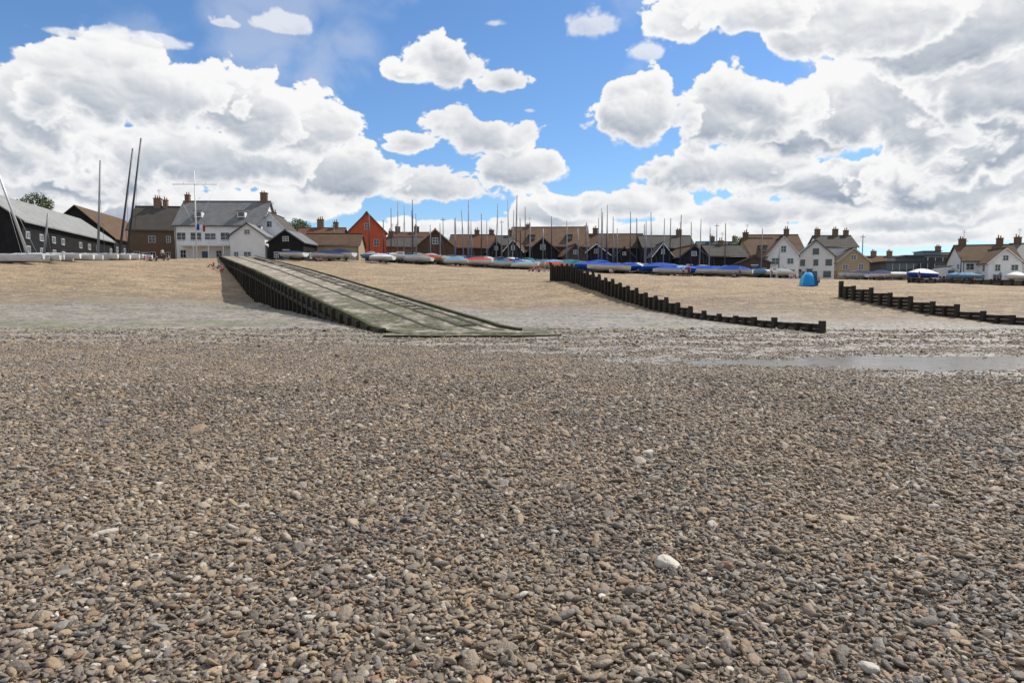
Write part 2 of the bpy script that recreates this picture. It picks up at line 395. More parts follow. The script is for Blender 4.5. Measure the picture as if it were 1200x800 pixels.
def slz(Y): return float(np.interp(Y,[26.6,29.3,31,67,106],[.10,.16,.36,3.95,7.45]))
def slx(Y): return -2.4-.5103*(Y-27.8)
SL=empty("slipway",(0,0,0))
deck=MB(); 
YS=np.concatenate([[26.6],np.arange(28,106.6,1.5),[107]])
HW=2.9
def strip(mb,x0,x1,dz,th,m,Ys=YS,jit=0):
    vs=[];fs=[]
    for Yv in Ys:
        c=slx(Yv)+random.uniform(-jit,jit); z=slz(Yv)+dz+random.uniform(-jit,jit)*.6
        for (xx,zz) in((x0,z),(x1,z),(x1,z-th),(x0,z-th)): vs.append((c+xx,Yv,zz))
    for i in range(len(Ys)-1):
        for k in range(4): fs.append((4*i+k,4*i+(k+1)%4,4*i+4+(k+1)%4,4*i+4+k))
    fs+= [(0,1,2,3),tuple(4*(len(Ys)-1)+k for k in(3,2,1,0))]
    mb.add(vs,fs,m)
strip(deck,-HW+.26,HW-.22,0,.3,cm); deck.obj("deck",SL)
ap=MB(); ap.add([(-4.9,25.9,.06),(-3,25.6,.05),(-1.2,25.9,.06),(.35,25.7,.06),(1.9,26.3,.05),(.9,30.2,.14),(-1.2,30.4,.15),(-4.9,27,.08)],[(0,1,2,3,4,5,6,7)],cm)
ap.add([(-4.9,25.9,.06),(.35,25.7,.06),(1.9,26.3,.05),(.9,30.2,.14),(.9,30.2,-.3),(1.9,26.3,-.3),(.35,25.7,-.3),(-4.9,25.9,-.3)],[(0,1,6,7),(1,2,5,6),(2,3,4,5)],kerbm); ap.obj("apron",SL)
kb=MB(); YK=np.concatenate([np.arange(28,106.6,1.5),[107]])
strip(kb,-HW,-HW+.24,.10,.5,kerbm,YK,.02); strip(kb,HW-.2,HW,.10,.5,kerbm,YK,.02); kb.obj("kerbs",SL)
rl=MB()
for x in(-.35,1.15,2.1): strip(rl,x-.11,x+.11,.02,.06,timber,YK,.012)
yy=30.
while yy<100:
    c=slx(yy)
    if random.random()>.22: rl.box((c+1.62+random.uniform(-.05,.05),yy,slz(yy)+.005),(.72,.3,.05),timber,rz=random.uniform(-.08,.08))
    yy+=1.15+random.uniform(-.1,.1)
rl.obj("timber_rails",SL)
wl=MB(); 
YW=np.arange(28,106,1.5)
for i in range(len(YW)-1):
    y0,y1=YW[i],YW[i+1]; x0,x1=slx(y0)-HW+.05,slx(y1)-HW+.05; z0,z1=slz(y0)-.42,slz(y1)-.42
    wl.add([(x0,y0,z0),(x1,y1,z1),(x1,y1,-.6),(x0,y0,-.6)],[(0,1,2,3)],timber)
yy=28.
while yy<106:
    x=slx(yy)-HW-.06; z=slz(yy)+random.uniform(-.08,.06)
    wl.box((x,yy,(z-.6)/2),(.24,.26,z+.6),timber,rz=.47+random.uniform(-.1,.1)); yy+=1.5
strip(wl,-HW-.14,-HW-.0,-.5,.22,timber,YK); wl.obj("side_wall",SL)
wr=MB(); 
for i in range(len(YW)-1):
    y0,y1=YW[i],YW[i+1]; x0,x1=slx(y0)+HW-.05,slx(y1)+HW-.05; z0,z1=slz(y0)-.3,slz(y1)-.3
    wr.add([(x0,y0,z0),(x1,y1,z1),(x1,y1,-.6),(x0,y0,-.6)],[(0,1,2,3)],timber)
wr.obj("east_wall",SL)
fw=MB(); fw.add([(slx(28)-HW,28,-.5),(slx(28)+HW,28,-.5),(slx(28)+HW,28,.1),(slx(28)-HW,28,.1)],[(0,1,2,3)],timber); fw.obj("toe_wall",SL)

# ------------------------------------------------------------ groynes
def groyne(path,tops,bay=2.0,under=.8):
    root=empty("timber_groyne",(0,0,0)); mb=MB(); posts=MB()
    Pp=[Vector((a,b)) for a,b in path]; 
    cum=[0]
    for i in range(1,len(Pp)): cum.append(cum[-1]+(Pp[i]-Pp[i-1]).length)
    Lt=cum[-1]; d=0
    xs_=[p.x for p in Pp]; ys_=[p.y for p in Pp]
    def at(d): return Vector((np.interp(d,cum,xs_),np.interp(d,cum,ys_)))
    while d<Lt-.1:
        e=min(d+bay,Lt); a=at(d); c=at(e); mid=(a+c)/2; ang=math.atan2((c-a).y,(c-a).x); ln=(c-a).length
        zt=float(np.interp((d+e)/2,cum,tops))+random.uniform(-.08,.05); zg=T(mid.x,mid.y)-under
        z=zt; k=0
        while z>zg:
            hb=.22; mb.box((mid.x,mid.y,z-hb/2),(ln-.01,.075+.012*(k%2)+random.uniform(0,.008),hb-.012),timber,rz=ang+random.uniform(-.006,.006)); z-=hb;k+=1
        nrm=Vector((-math.sin(ang),math.cos(ang)))*.14
        for s_ in(1,0):
            q=a if s_ else mid; w_=.22 if s_ else .15
            zz=zt+(random.uniform(.02,.2) if s_ else -.02)
            posts.box((q.x+nrm.x,q.y+nrm.y,(zz+zg)/2),(w_,.2,zz-zg),timber,rz=ang+random.uniform(-.08,.08))
        d=e
    q=at(Lt); zz=tops[-1]+.3; zg=T(q.x,q.y)-under; posts.box((q.x,q.y,(zz+zg)/2),(.24,.26,zz-zg),timber)
    mb.obj("planks",root); posts.obj("posts",root)
groyne([(12.95,28.2),(10.9,38.8),(8.6,51),(5.6,67.6),(4.2,74)],[.32,.52,2.1,4.4,4.7],1.75)
groyne([(27.4,28.5),(25.8,36.6),(23.5,48.9)],[.36,.52,2.25],1.75)
groyne([(64,70),(55,95)],[3.0,3.7],2.5)
tick("slip+groynes")

# ------------------------------------------------------------ building materials
black=varied("black_weatherboard",(.014,.014,.016),(.035,.033,.032),1,.8,.02,(2,.2),stripe_dark=.4,streak=.4,spec=.15)
whiteboard=varied("white_weatherboard",(.82,.82,.81),(.70,.70,.68),.8,.6,.02,(2,.2),stripe_dark=.7,streak=.15)
white=varied("white_render",(.84,.83,.81),(.72,.71,.68),.7,.75,streak=.15)
cream=varied("cream_render",(.42,.33,.21),(.32,.25,.16),.7,.8,streak=.3)
brick=varied("stock_brick",(.24,.16,.10),(.15,.10,.07),2,.85,.01,(2,.15),stripe_dark=.75,streak=.3)
redbrick=varied("red_brick",(.24,.09,.055),(.15,.06,.04),2,.85,.01,(2,.15),stripe_dark=.75,streak=.3)
redboard=varied("red_painted_board",(.62,.11,.04),(.46,.085,.035),1,.6,.02,(2,.22),stripe_dark=.6,streak=.3)
brownboard=varied("brown_board",(.12,.075,.045),(.065,.043,.03),1,.75,.02,(2,.2),stripe_dark=.55,streak=.3)
slate=varied("slate_roof",(.11,.115,.12),(.22,.22,.215),.8,.7,.02,(2,.25),stripe_dark=.7,spec=.3,streak=.3)
paleroof=varied("pale_sheet_roof",(.27,.27,.26),(.18,.18,.17),.6,.7,.02,(0,.9),stripe_dark=.7,spec=.3,streak=.4)
brownroof=varied("brown_tile_roof",(.095,.058,.036),(.165,.11,.072),.9,.9,.03,(2,.22),stripe_dark=.6,streak=.4,spec=.15)
redroof=varied("clay_tile_roof",(.17,.085,.05),(.105,.055,.036),.9,.9,.03,(2,.22),stripe_dark=.6,streak=.4,spec=.15)
greyroof=varied("weathered_tile_roof",(.12,.105,.09),(.07,.063,.056),.8,.85,.03,(2,.22),stripe_dark=.6,streak=.4,spec=.15)
glass=mat("window_glass",(.03,.04,.05),.08,spec=.8)
framew=varied("window_frame_white",(.8,.8,.78),(.66,.66,.64),2,.5)
framed=mat("window_frame_dark",(.05,.05,.05),.5)
pot=mat("chimney_pot",(.35,.16,.09),.8)
doorm=mat("door_paint",(.05,.10,.16),.5)
lead=mat("gutter",(.06,.06,.06),.5)

def house(name,pxl,pxr,Y,pyr,pye,ridge='x',depth=8,rz=0,wall=white,roof=slate,rows=(( .28,3,1.0,1.3),(.72,3,1.0,1.2)),chim=(),frame=framew,door=True,over=.35,dormers=0,gwin=True,barge=None,bay=None):
    X=PX((pxl+pxr)/2,Y); w=(pxr-pxl)/F*Y; zb=T(X,Y+2)-.4
    he=PZ(pye,Y)-zb; hr=PZ(pyr,Y+(depth/2 if ridge=='x' else 0))-zb
    hr=max(hr,he+.5)
    root=empty(name,(X,Y+depth/2,zb),rz)
    wm_=MB(); a=w/2; d=depth/2
    if ridge=='x':
        prof=[(-d,0),(d,0),(d,he),(0,hr),(-d,he)]
        vs=[(-a,p,z) for p,z in prof]+[(a,p,z) for p,z in prof]
    else:
        prof=[(-a,0),(a,0),(a,he),(0,hr),(-a,he)]
        vs=[(p,-d,z) for p,z in prof]+[(p,d,z) for p,z in prof]
    fs=[(0,1,2,3,4),(5,9,8,7,6)]+[(i,(i+1)%5,5+(i+1)%5,5+i) for i in(0,1,4)]
    wm_.add(vs,fs,wall); wm_.obj("walls",root)
    rm=MB(); th=.16
    half=d if ridge=='x' else a; lng=(a if ridge=='x' else d)+over
    sl=(hr-he)/half; 
    for s in(-1,1):
        p0=(0,hr+.03); p1=(s*(half+over),he-over*sl+.03)
        q=[(p0[0],p0[1]),(p1[0],p1[1]),(p1[0],p1[1]+th),(p0[0],p0[1]+th)]
        if ridge=='x': vv=[(-lng,y_,z_) for y_,z_ in q]+[(lng,y_,z_) for y_,z_ in q]
        else: vv=[(y_,-lng,z_) for y_,z_ in q]+[(y_,lng,z_) for y_,z_ in q]
        rm.add(vv,[(0,1,2,3),(7,6,5,4)]+[(i,(i+1)%4,4+(i+1)%4,4+i) for i in range(4)],roof)
    if ridge=='x':
        rm.box((0,0,hr+th+.04),(2*lng,.3,.12),roof)
        rm.cyl((-lng,-half-over-.06,he-over*sl+.02),(lng,-half-over-.06,he-over*sl+.02),.07,.07,lead,6)
        for s in(-1,1): rm.cyl((s*(a-.15),-half-.08,0),(s*(a-.15),-half-.08,he-.1),.05,.05,lead,6)
    else:
        rm.box((0,0,hr+th+.04),(.3,2*lng,.12),roof)
        bm_=barge or frame
        for s in(-1,1):
            L_=math.hypot(half+over,(half+over)*sl); ang=math.atan(sl)
            M=Matrix.Translation((s*(half+over)/2,-lng-.03,(hr+he-over*sl)/2+.03))@Matrix.Rotation(s*ang,4,'Y')
            rm.box((0,0,0),(L_,.05,.15),bm_,M)
    for i in range(dormers):
        xx=-a+(i+.5)*w/dormers; zz=he+(hr-he)*.42; yy_=-d*.62
        rm.box((xx,yy_-.1,zz),(1.3,1.6,1.1),wall); rm.box((xx,yy_-.92,zz),(1.0,.06,.75),glass); rm.box((xx,yy_-.2,zz+.62),(1.6,1.9,.12),roof)
    rm.obj("roof",root)
    wn=MB()
    def win(face,u,z,ww,wh):
        if face=='f': M=Matrix.Translation((u,-d,z))
        elif face=='r': M=Matrix.Translation((a,u,z))@Matrix.Rotation(math.radians(90),4,'Z')
        else: M=Matrix.Translation((-a,u,z))@Matrix.Rotation(math.radians(-90),4,'Z')
        wn.box((0,-.01,0),(ww,.06,wh),glass,M)
        t=.06
        for (cx,cz,sx_,sz_) in((0,wh/2+t/2,ww+2*t,t),(0,-wh/2-t/2,ww+2*t+.1,t),(-ww/2-t/2,0,t,wh),(ww/2+t/2,0,t,wh)):
            wn.box((cx,-.04,cz),(sx_,.12,sz_),frame,M)
        wn.box((0,-.05,0),(.05,.03,wh),frame,M); wn.box((0,-.052,0),(ww,.03,.04),frame,M)
    for ri,(zf,nw,ww,wh) in enumerate(rows):
        for i in range(nw):
            if nw>2 and random.random()<.12: continue
            u=-a+(i+.5+random.uniform(-.09,.09))*w/nw
            k_=random.choice([.75,1,1,1.25])
            win('f',u,he*zf,min(ww*k_,w/nw*.75),wh*random.choice([.85,1,1]))
        ns=max(1,int(depth/4))
        for i in range(ns):
            u=-d+(i+.5)*depth/ns
            win('r',u,he*zf,min(1.0,ww),wh); win('l',u,he*zf,min(1.0,ww),wh)
    if ridge=='y' and gwin and hr-he>1.6: win('f',0,he+(hr-he)*.3,min(1.0,w*.15),min(1.1,(hr-he)*.35))
    wn.obj("windows",root)
    if door:
        dm=MB(); u=-a+w*.5 if rows and rows[0][1]%2==0 else -a+w*.34
        dm.box((u,-d-.03,1.4),(1.0,.1,2.1),doorm); dm.box((u,-d-.045,2.55),(1.3,.14,.14),frame); dm.obj("door",root)
    if chim:
        cmb=MB()
        for (u,hh,sz) in chim:
            x_=-a+w*u; zt=hr+hh; y_=0 if ridge=='x' else random.uniform(-.2,.6)*d
            cmb.box((x_,y_,(zt+he)/2),(sz,.7,zt-he),brick); cmb.box((x_,y_,zt+.06),(sz+.15,.85,.14),brick)
            for k in range(max(1,int(sz/.4))):
                xx=x_-sz/2+.25+k*.4; cmb.cyl((xx,y_,zt+.13),(xx,y_,zt+random.choice([.5,.6,.75])),.12,.1,pot)
        if random.random()<.5:
            x_=-a+w*chim[0][0]; cmb.cyl((x_+.3,0,hr),(x_+.3,0,hr+chim[0][1]+1.8),.03,.03,lead,4)
            for q in(.0,.2,.4): cmb.box((x_+.3,0,hr+chim[0][1]+1.3+q),(.7,.03,.03),lead)
        cmb.obj("chimney",root)
    return root,w,depth,he,hr

def longshed(name,p0,p1,wid,ze,zr,wall,roof,wz=3.8):
    a=Vector(p0);c=Vector(p1); L_=(c-a).length; ang=math.atan2((c-a).y,(c-a).x)
    zb=T(a.x,a.y)-.6; root=empty(name,(a.x,a.y,zb),ang); he=ze-zb; hr=zr-zb
    w_=MB(); prof=[(0,0),(wid,0),(wid,he),(wid/2,hr),(0,he)]
    vs=[(0,p,z) for p,z in prof]+[(L_,p,z) for p,z in prof]
    w_.add(vs,[(0,1,2,3,4),(5,9,8,7,6)]+[(i,(i+1)%5,5+(i+1)%5,5+i) for i in(0,1,4)],wall); w_.obj("walls",root)
    r=MB()
    sl=(hr-he)/(wid/2); o=.5
    for s in(-1,1):
        y1=wid/2+s*(wid/2+o); z1=he-o*sl
        q=[(wid/2,hr+.03),(y1,z1+.03),(y1,z1+.22),(wid/2,hr+.22)]
        vv=[(-.5,y_,z_) for y_,z_ in q]+[(L_+.5,y_,z_) for y_,z_ in q]
        r.add(vv,[(0,1,2,3),(7,6,5,4)]+[(i,(i+1)%4,4+(i+1)%4,4+i) for i in range(4)],roof)
    r.obj("roof",root)
    wn=MB(); k=int(L_/3.6)
    for i in range(k):
        x=(i+.5+random.uniform(-.15,.15))*L_/k
        for zz in(1.9,wz):
            if zz+.6>he or random.random()<.25: continue
            wn.box((x,-.02,zz),(1.0,.08,.8),glass)
            for q in((x,zz+.44,1.1,.06),(x,zz-.44,1.1,.06)): wn.box((q[0],-.05,q[1]),(q[2],.12,q[3]),framew)
            for s in(-1,0,1): wn.box((x+s*.52,-.05,zz),(.06,.12,.82),framew)
    for y_ in(wid*.3,wid*.7):
        wn.box((-.02,y_,wz),(.08,1.0,.9),glass); wn.box((-.04,y_,wz+.5),(.12,1.2,.08),framew); wn.box((-.04,y_,wz-.5),(.12,1.2,.08),framew)
    wn.obj("windows",root)
    d=MB(); d.box((L_*.6,-.03,1.6),(1.2,.1,2.2),framew); d.obj("door",root)
longshed("black_boat_shed",(-64,90),(-73.5,127),11,11.3,15.2,black,paleroof)
longshed("brown_roofed_shed",(-77,133),(-82,158),13,12.6,18.4,black,brownroof)
house("slate_cottage",153,206,128,243,268,'x',8,.08,brick,greyroof,((.3,3,.9,1.2),(.72,3,.9,1.1)),((.45,1.6,1.3),(.62,1.3,.8)))
r_,w_,d_,he_,hr_=house("white_clubhouse",208,308,122,237,263,'x',9,.02,white,slate,((.28,5,1.2,1.3),(.70,6,1.5,1.4)),((.03,1.2,.8),(.94,1.6,1.2)),dormers=2)
bl=MB(); bl.box((-1,-d_/2-1,he_*.47),(w_*.7,1.9,.18),framew)
for i in range(26): bl.box((-1-w_*.35+i*w_*.7/25,-d_/2-1.9,he_*.47+.5),(.05,.05,.9),framew)
bl.box((-1,-d_/2-1.9,he_*.47+.98),(w_*.7,.09,.08),framew)
for i in range(5): bl.box((-1-w_*.34+i*w_*.68/4,-d_/2-1.85,he_*.235),(.16,.16,he_*.46),framew)
bl.obj("balcony",r_)
house("white_gabled_wing",272,312,118,262,276,'y',5,.02,white,slate,((.3,3,.9,1.2),),door=False,barge=lead)
house("white_lean_to",300,334,124,250,268,'y',9,.05,white,greyroof,((.3,2,.8,1.1),(.7,2,.8,1.0)),((.3,.8,.8),))
house("black_hut",318,360,118,270,284,'y',6,-.1,black,slate,((.45,2,.7,.9),),barge=lead)
house("brick_house",348,400,140,268,280,'x',8,0,brick,redroof,((.3,3,.9,1.1),(.7,3,.9,1.0)),((.45,1.8,1.3),(.8,1.2,1.0)))
house("tan_boathouse",357,420,124,275,287,'x',7,.05,cream,brownroof,((.5,4,1.0,1.0),))
house("red_gabled_house",399,443,138,249,272,'y',12,.30,redboard,redroof,((.3,2,1.1,1.3),(.72,2,1.0,1.2)),gwin=True,barge=lead)
house("brown_roofed_house",440,492,150,279,289,'x',9,0,brick,greyroof,((.3,4,.9,1.1),),((.3,1.4,1.2),))
house("tan_gabled_house",486,530,132,269,288,'y',9,.1,brownboard,brownroof,((.4,3,1.0,1.2),),frame=framew,barge=cream)
house("terrace_house",455,500,165,273,283,'x',8,0,redbrick,redroof,((.3,3,.9,1.1),(.7,3,.9,1.1)),((.2,1.4,1.2),(.7,1.4,1.2)))
house("low_brown_house",528,578,140,276,290,'x',9,-.05,brownboard,redroof,((.4,4,.9,1.0),),((.6,1.0,1.0),))
house("terrace_house",560,612,160,277,287,'x',8,0,brick,greyroof,((.3,4,.9,1.1),(.7,4,.9,1.1)),((.3,1.4,1.2),(.75,1.4,1.2)))
house("large_brown_roofed_house",602,690,150,267,288,'x',12,-.04,brownboard,brownroof,((.4,6,1.1,1.1),),((.2,.6,1.0),),dormers=2)
for i,(a_,b_,Y_,pr,pe,bg_,dp,rz_) in enumerate([(568,590,132,283,294,lead,9,.1),(594,616,128,281,294,framew,8,-.15),(620,655,130,279,294,lead,10,-.05),(658,684,126,287,299,lead,7,.12),(686,716,132,286,298,framew,9,-.1)]):
    house("black_gabled_hut",a_,b_,Y_,pr,pe,'y',dp,rz_,black if i!=3 else brownboard,[greyroof,brownroof,slate,redroof,brownroof][i],((.45,1+i%2,.8,.9),),barge=bg_)
house("brown_tiled_house",690,755,150,275,290,'x',9,-.03,black,brownroof,((.4,5,1.,1.1),),((.15,1.3,1.1),))
house("brown_tiled_house",752,812,145,277,290,'x',9,.03,black,greyroof,((.4,4,1.,1.1),),((.8,1.3,1.1),))
for i,(a_,b_,Y_,pr,pe) in enumerate([(724,746,136,290,300),(766,788,130,285,299),(792,826,127,288,301)]):
    house("black_gabled_hut",a_,b_,Y_,pr,pe,'y',7+i,-.2+.15*i,black,[redroof,greyroof,brownroof][i],((.45,1+i%2,.8,.9),),barge=[lead,framew,lead][i])
house("dark_cottage",828,872,134,288,300,'x',8,.1,black,greyroof,((.45,4,.9,1.0),),((.5,.9,.9),))
house("brown_roofed_cottage",876,912,140,280,300,'x',9,.1,cream,brownroof,((.4,3,.9,1.1),),((.1,1.2,1.0),),dormers=1)
house("long_brown_roofed_house",880,940,150,276,293,'x',9,-.05,white,brownroof,((.4,4,.9,1.1),(.8,4,.9,1)),((.8,1.3,1.0),))
house("white_gabled_house",908,942,128,277,298,'y',11,-.25,whiteboard,brownroof,((.3,2,1.0,1.3),(.75,2,1.,1.1)))
house("white_gabled_house",944,984,136,282,300,'y',11,-.3,whiteboard,slate,((.3,3,1.0,1.3),(.75,3,1.,1.1)),frame=framed)
house("white_townhouse",962,1003,150,277,289,'x',9,-.1,white,greyroof,((.25,4,.9,1.1),(.7,4,.9,1.1)),((.1,1.5,1.1),(.6,1.5,1.1),(.9,1.2,1.)))
house("cream_gabled_house",990,1024,140,291,306,'y',10,-.3,cream,brownroof,((.3,2,1.0,1.2),(.75,2,.9,1.)))
house("brown_bungalow",870,905,122,300,308,'y',7,-.2,brownboard,redroof,((.5,2,.9,.9),),barge=lead)
def flatblock(name,pxl,pxr,Y,pyt,depth,wall,rz=0,levels=2,nw=6):
    X=PX((pxl+pxr)/2,Y); w=(pxr-pxl)/F*Y; zb=T(X,Y)-.4; h=PZ(pyt,Y)-zb; root=empty(name,(X,Y+depth/2,zb),rz)
    b=MB(); b.box((0,0,h/2),(w,depth,h),wall); b.obj("walls",root)
    r=MB(); r.box((0,0,h+.12),(w+.8,depth+.8,.24),framed); r.box((w*.2,0,h+.7),(w*.4,depth*.5,.9),wall); r.box((w*.2,0,h+1.22),(w*.44,depth*.58,.14),framed); r.obj("roof",root)
    g=MB()
    for l in range(levels):
        zc=h*(l+.55)/levels
        for i in range(nw):
            x=-w/2+(i+.5)*w/nw; g.box((x,-depth/2-.01,zc),(w/nw*.82,.08,h/levels*.6),glass)
            g.box((x+w/nw*.46,-depth/2-.03,zc),(.1,.1,h/levels*.66),framew)
        for i in range(3): g.box((w/2+.01,-depth/2+(i+.5)*depth/3,zc),(.08,depth/3*.6,h/levels*.5),glass)
    g.obj("windows",root)
flatblock("modern_flat_roofed_house",1040,1094,138,307,9,varied("grey_cladding",(.16,.17,.18),(.11,.12,.13),1,.6),-.1,2,7)
flatblock("glazed_block",1062,1112,152,300,9,varied("blue_grey_cladding",(.25,.28,.31),(.19,.21,.24),1,.6),-.1,3,6)
house("white_villa",1100,1137,150,297,312,'x',9,-.1,white,greyroof,((.3,3,.9,1.1),(.75,3,.9,1.1)),((.3,1.5,1.0),(.85,1.2,1.0)))
house("white_beach_house",1104,1130,126,313,321,'y',7,-.2,white,slate,((.5,2,.9,1.0),),door=True)
house("brown_roofed_white_house",1138,1196,128,288,305,'x',9,-.28,white,brownroof,((.3,3,1.0,1.3),(.75,4,1.,1.1)),((.12,1.3,1.1),(.8,1.3,1.0)))
house("white_gabled_wing",1166,1200,123,291,307,'y',8,-.28,white,brownroof,((.3,2,1.1,1.2),(.75,2,1.,1.1)),door=False)
house("white_villa",1205,1260,130,286,304,'x',9,-.25,white,slate,((.3,3,1.0,1.3),(.75,4,1.,1.1)),((.12,1.3,1.1),))
house("terrace_house",1018,1060,175,301,309,'x',8,0,redbrick,redroof,((.3,4,.9,1.1),),((.3,1.4,1.2),(.75,1.4,1.2)))
house("terrace_house",820,880,175,284,294,'x',8,0,redbrick,greyroof,((.3,4,.9,1.1),),((.3,1.4,1.2),(.75,1.4,1.2)))
house("terrace_house",-160,-60,110,225,250,'x',8,.3,redbrick,redroof,((.3,4,.9,1.1),),((.3,1.4,1.2),))
tick("houses")

# ------------------------------------------------------------ trees
leaf=mat("tree_leaves",(.06,.09,.025),.6); n=NT(leaf.node_tree); b=n.n["Principled BSDF"]
n.l.new(n.ramp(n.noise(n.add("ShaderNodeNewGeometry").outputs["Position"],1.2,3),[(.3,(.025,.045,.012)),(.7,(.10,.14,.04))]),b.inputs["Base Color"])
bark=varied("bark",(.10,.075,.05),(.06,.045,.03),3,.9,.02)
def tree(pxc,Y,pyt,rad):
    X=PX(pxc,Y); zb=T(X,Y)-.2; H=PZ(pyt,Y)-zb; mb=MB()
    mb.cyl((0,0,0),(0,0,H*.6),.3,.15,bark)
    cl=[]
    for i in range(9):
        a=random.uniform(0,6.28); r=random.uniform(.2,.75)*rad; c=Vector((math.cos(a)*r,math.sin(a)*r,H-rad*random.uniform(.35,1.3)))
        mb.cyl((0,0,H*random.uniform(.35,.55)),c,.1,.04,bark,6); cl.append((c,random.uniform(.3,.5)*rad))
    cl.append((Vector((0,0,H-rad*.4)),rad*.4))
    for c,rr in cl:
        for k in range(260):
            d=Vector(rng.normal(size=3)).normalized()*rr*random.uniform(.55,1.1); q=c+d
            u=Vector(rng.normal(size=3)).normalized(); v=u.orthogonal().normalized(); s=random.uniform(.12,.24)
            mb.add([q+u*s,q+v*s*.6,q-u*s,q-v*s*.6],[(0,1,2,3)],leaf)
    mb.obj("broadleaf_tree",loc=(X,Y,zb))
tree(350,158,256,3.6); tree(338,160,259,3.0); tree(864,150,277,3.2); tree(1133,140,315,2.2); tree(45,150,226,3.5)

# ------------------------------------------------------------ boats
alu=mat("aluminium_mast",(.20,.205,.22),.5,.2); dkm=mat("dark_mast",(.03,.03,.035),.45)
def paint(nm,c,r=.6): return varied(nm,c,tuple(x*.75 for x in c),2,r,spec=.2)
hullw=paint("hull_white",(.72,.72,.70)); blue=paint("blue_cover",(.015,.08,.40),.85); navy=paint("navy_cover",(.015,.03,.10),.85); greyc=paint("grey_cover",(.30,.31,.32),.85)
teal=paint("teal_cover",(.05,.20,.25),.85); redc=paint("red_cover",(.40,.04,.03),.8); hully=paint("hull_yellow",(.40,.32,.15)); tyre=mat("trolley_tyre",(.02,.02,.02),.8)
lightblue=paint("pale_blue_cover",(.16,.30,.45),.85)
def hull(mb,L_,B,Hh,hm,cm_,x0=0,peak=.25):
    n_=10; secs=[]
    for i in range(n_):
        t=i/(n_-1); y=-L_/2+L_*t; bw=B/2*(math.sin(math.pi*min(1,.28+.72*(1-t)*1.0))**.6 if t>.35 else (.8+.2*t/.35))
        if i==n_-1: bw=.03
        sh=Hh*(1+.25*t*t); kl=.12*Hh+Hh*.6*max(0,t-.7)**1.5*3
        secs.append([(x0-bw,y,sh),(x0-bw*.85,y,sh*.5+kl*.4),(x0-bw*.4,y,kl+.03),(x0,y,kl),(x0+bw*.4,y,kl+.03),(x0+bw*.85,y,sh*.5+kl*.4),(x0+bw,y,sh),(x0,y,sh+peak*(1-abs(2*t-1)**2))])
    vs=[p for s in secs for p in s]; f1=[];f2=[]
    for i in range(n_-1):
        for k in range(8):
            q=(8*i+k,8*i+(k+1)%8,8*i+8+(k+1)%8,8*i+8+k); (f1 if k<6 else f2).append(q)
    f1+= [tuple(range(8)),tuple(8*(n_-1)+k for k in range(8))]
    mb.add(vs,f1,hm,None,False); mb.add(vs,f2,cm_,None,False)
def dinghy(px,Y,pyt=None,cov=blue,hm=hullw,rz=None,tilt=0,mast=alu,L_=None,scale=1.3):
    X=PX(px,Y); z=T(X,Y); mb=MB(); L_=L_ or random.uniform(3.9,4.8)
    hull(mb,L_,1.6,.55,hm,cov,peak=random.uniform(.2,.6))
    for v in range(len(mb.v)): mb.v[v]=(mb.v[v][0],mb.v[v][1],mb.v[v][2]+.32)
    mb.box((0,-.3,.33),(1.5,.08,.08),alu); 
    for s in(-1,1): mb.cyl((s*.8-.06,-.3,.22),(s*.8+.06,-.3,.22),.22,.22,tyre,10)
    mb.cyl((0,L_/2+.7,.25),(0,-L_*.3,.34),.035,.035,alu,6)
    if pyt is not None:
        H=(PZ(pyt,Y)-z)/scale; tx=tilt*H
        mb.cyl((0,.5,.7),(tx,.5,H),.08,.055,mast,6)
        mb.cyl((0,.5,1.25),(0,-L_*.45,1.15),.05,.05,mast,6)
        for s in(-1,1): mb.cyl((s*.75,.2,.9),(tx*.75,.5,H*.75),.012,.012,mast,3)
    mb.obj("sailing_dinghy",loc=(X,Y,z),rz=random.uniform(0,6.28) if rz is None else rz,scale=scale)
random.seed(11)
ridgeY=lambda px: float(np.interp(px,[0,280,420,600,950,1200],[95,109,114,119,121,122]))
masts=[(436,250),(455,258),(462,243),(468,236),(474,240),(480,234),(484,250),(520,262),(530,255),(545,246),(550,240),(553,234),(557,258),(575,260),(583,238),(600,234),(603,246),(605,228),(612,255),(625,260),(640,268),(668,258),(700,244),(703,256),(706,248),(712,258),(722,254),(733,258),(742,248),(760,258),(772,256),(786,255),(812,260),(832,266),(850,262),(893,268),(912,288),(1128,300),(508,264),(690,260),(488,246),(538,256),(568,250),(592,260),(618,242),(650,254),(715,240),(748,256),(756,262),(765,248),(798,252),(822,256),(725,268),(680,268)]
covs=[greyc,blue,hullw,navy,teal,lightblue,greyc,hullw]
for i,(px,pyt) in enumerate(masts):
    Y=ridgeY(px)-random.uniform(-3,3)
    dinghy(px,Y,pyt,covs[i%8] if px<680 else random.choice([blue,blue,navy,lightblue,hullw]),random.choice([hullw,hullw,hullw,lightblue]),tilt=random.uniform(-.03,.04),rz=random.choice([1.4,1.7,-1.5,0.3,.8,2.4])+random.uniform(-.2,.2),mast=random.choice([alu,alu,dkm]))
for px in [448,466,490,500,515,535,560,590,598,615,650,672]:
    dinghy(px,ridgeY(px)-random.uniform(2,7),None,random.choice([greyc,hullw,teal,lightblue,navy,redc]),random.choice([hullw,hullw,hully]),rz=random.choice([1.2,1.9,-1.3]),L_=random.uniform(4,5.5),scale=random.uniform(1.0,1.3))
for px in [694,703,712,722,735,760,772,784,798,815,826,842,858,1030,1050,1066,1080]:
    dinghy(px,ridgeY(px)-random.uniform(2,10),None,random.choice([blue,blue,blue,lightblue,navy,hullw]),random.choice([hullw,blue]),rz=random.choice([1.1,1.9,-1.2]),L_=random.uniform(4,5.5),scale=random.uniform(1.1,1.5))
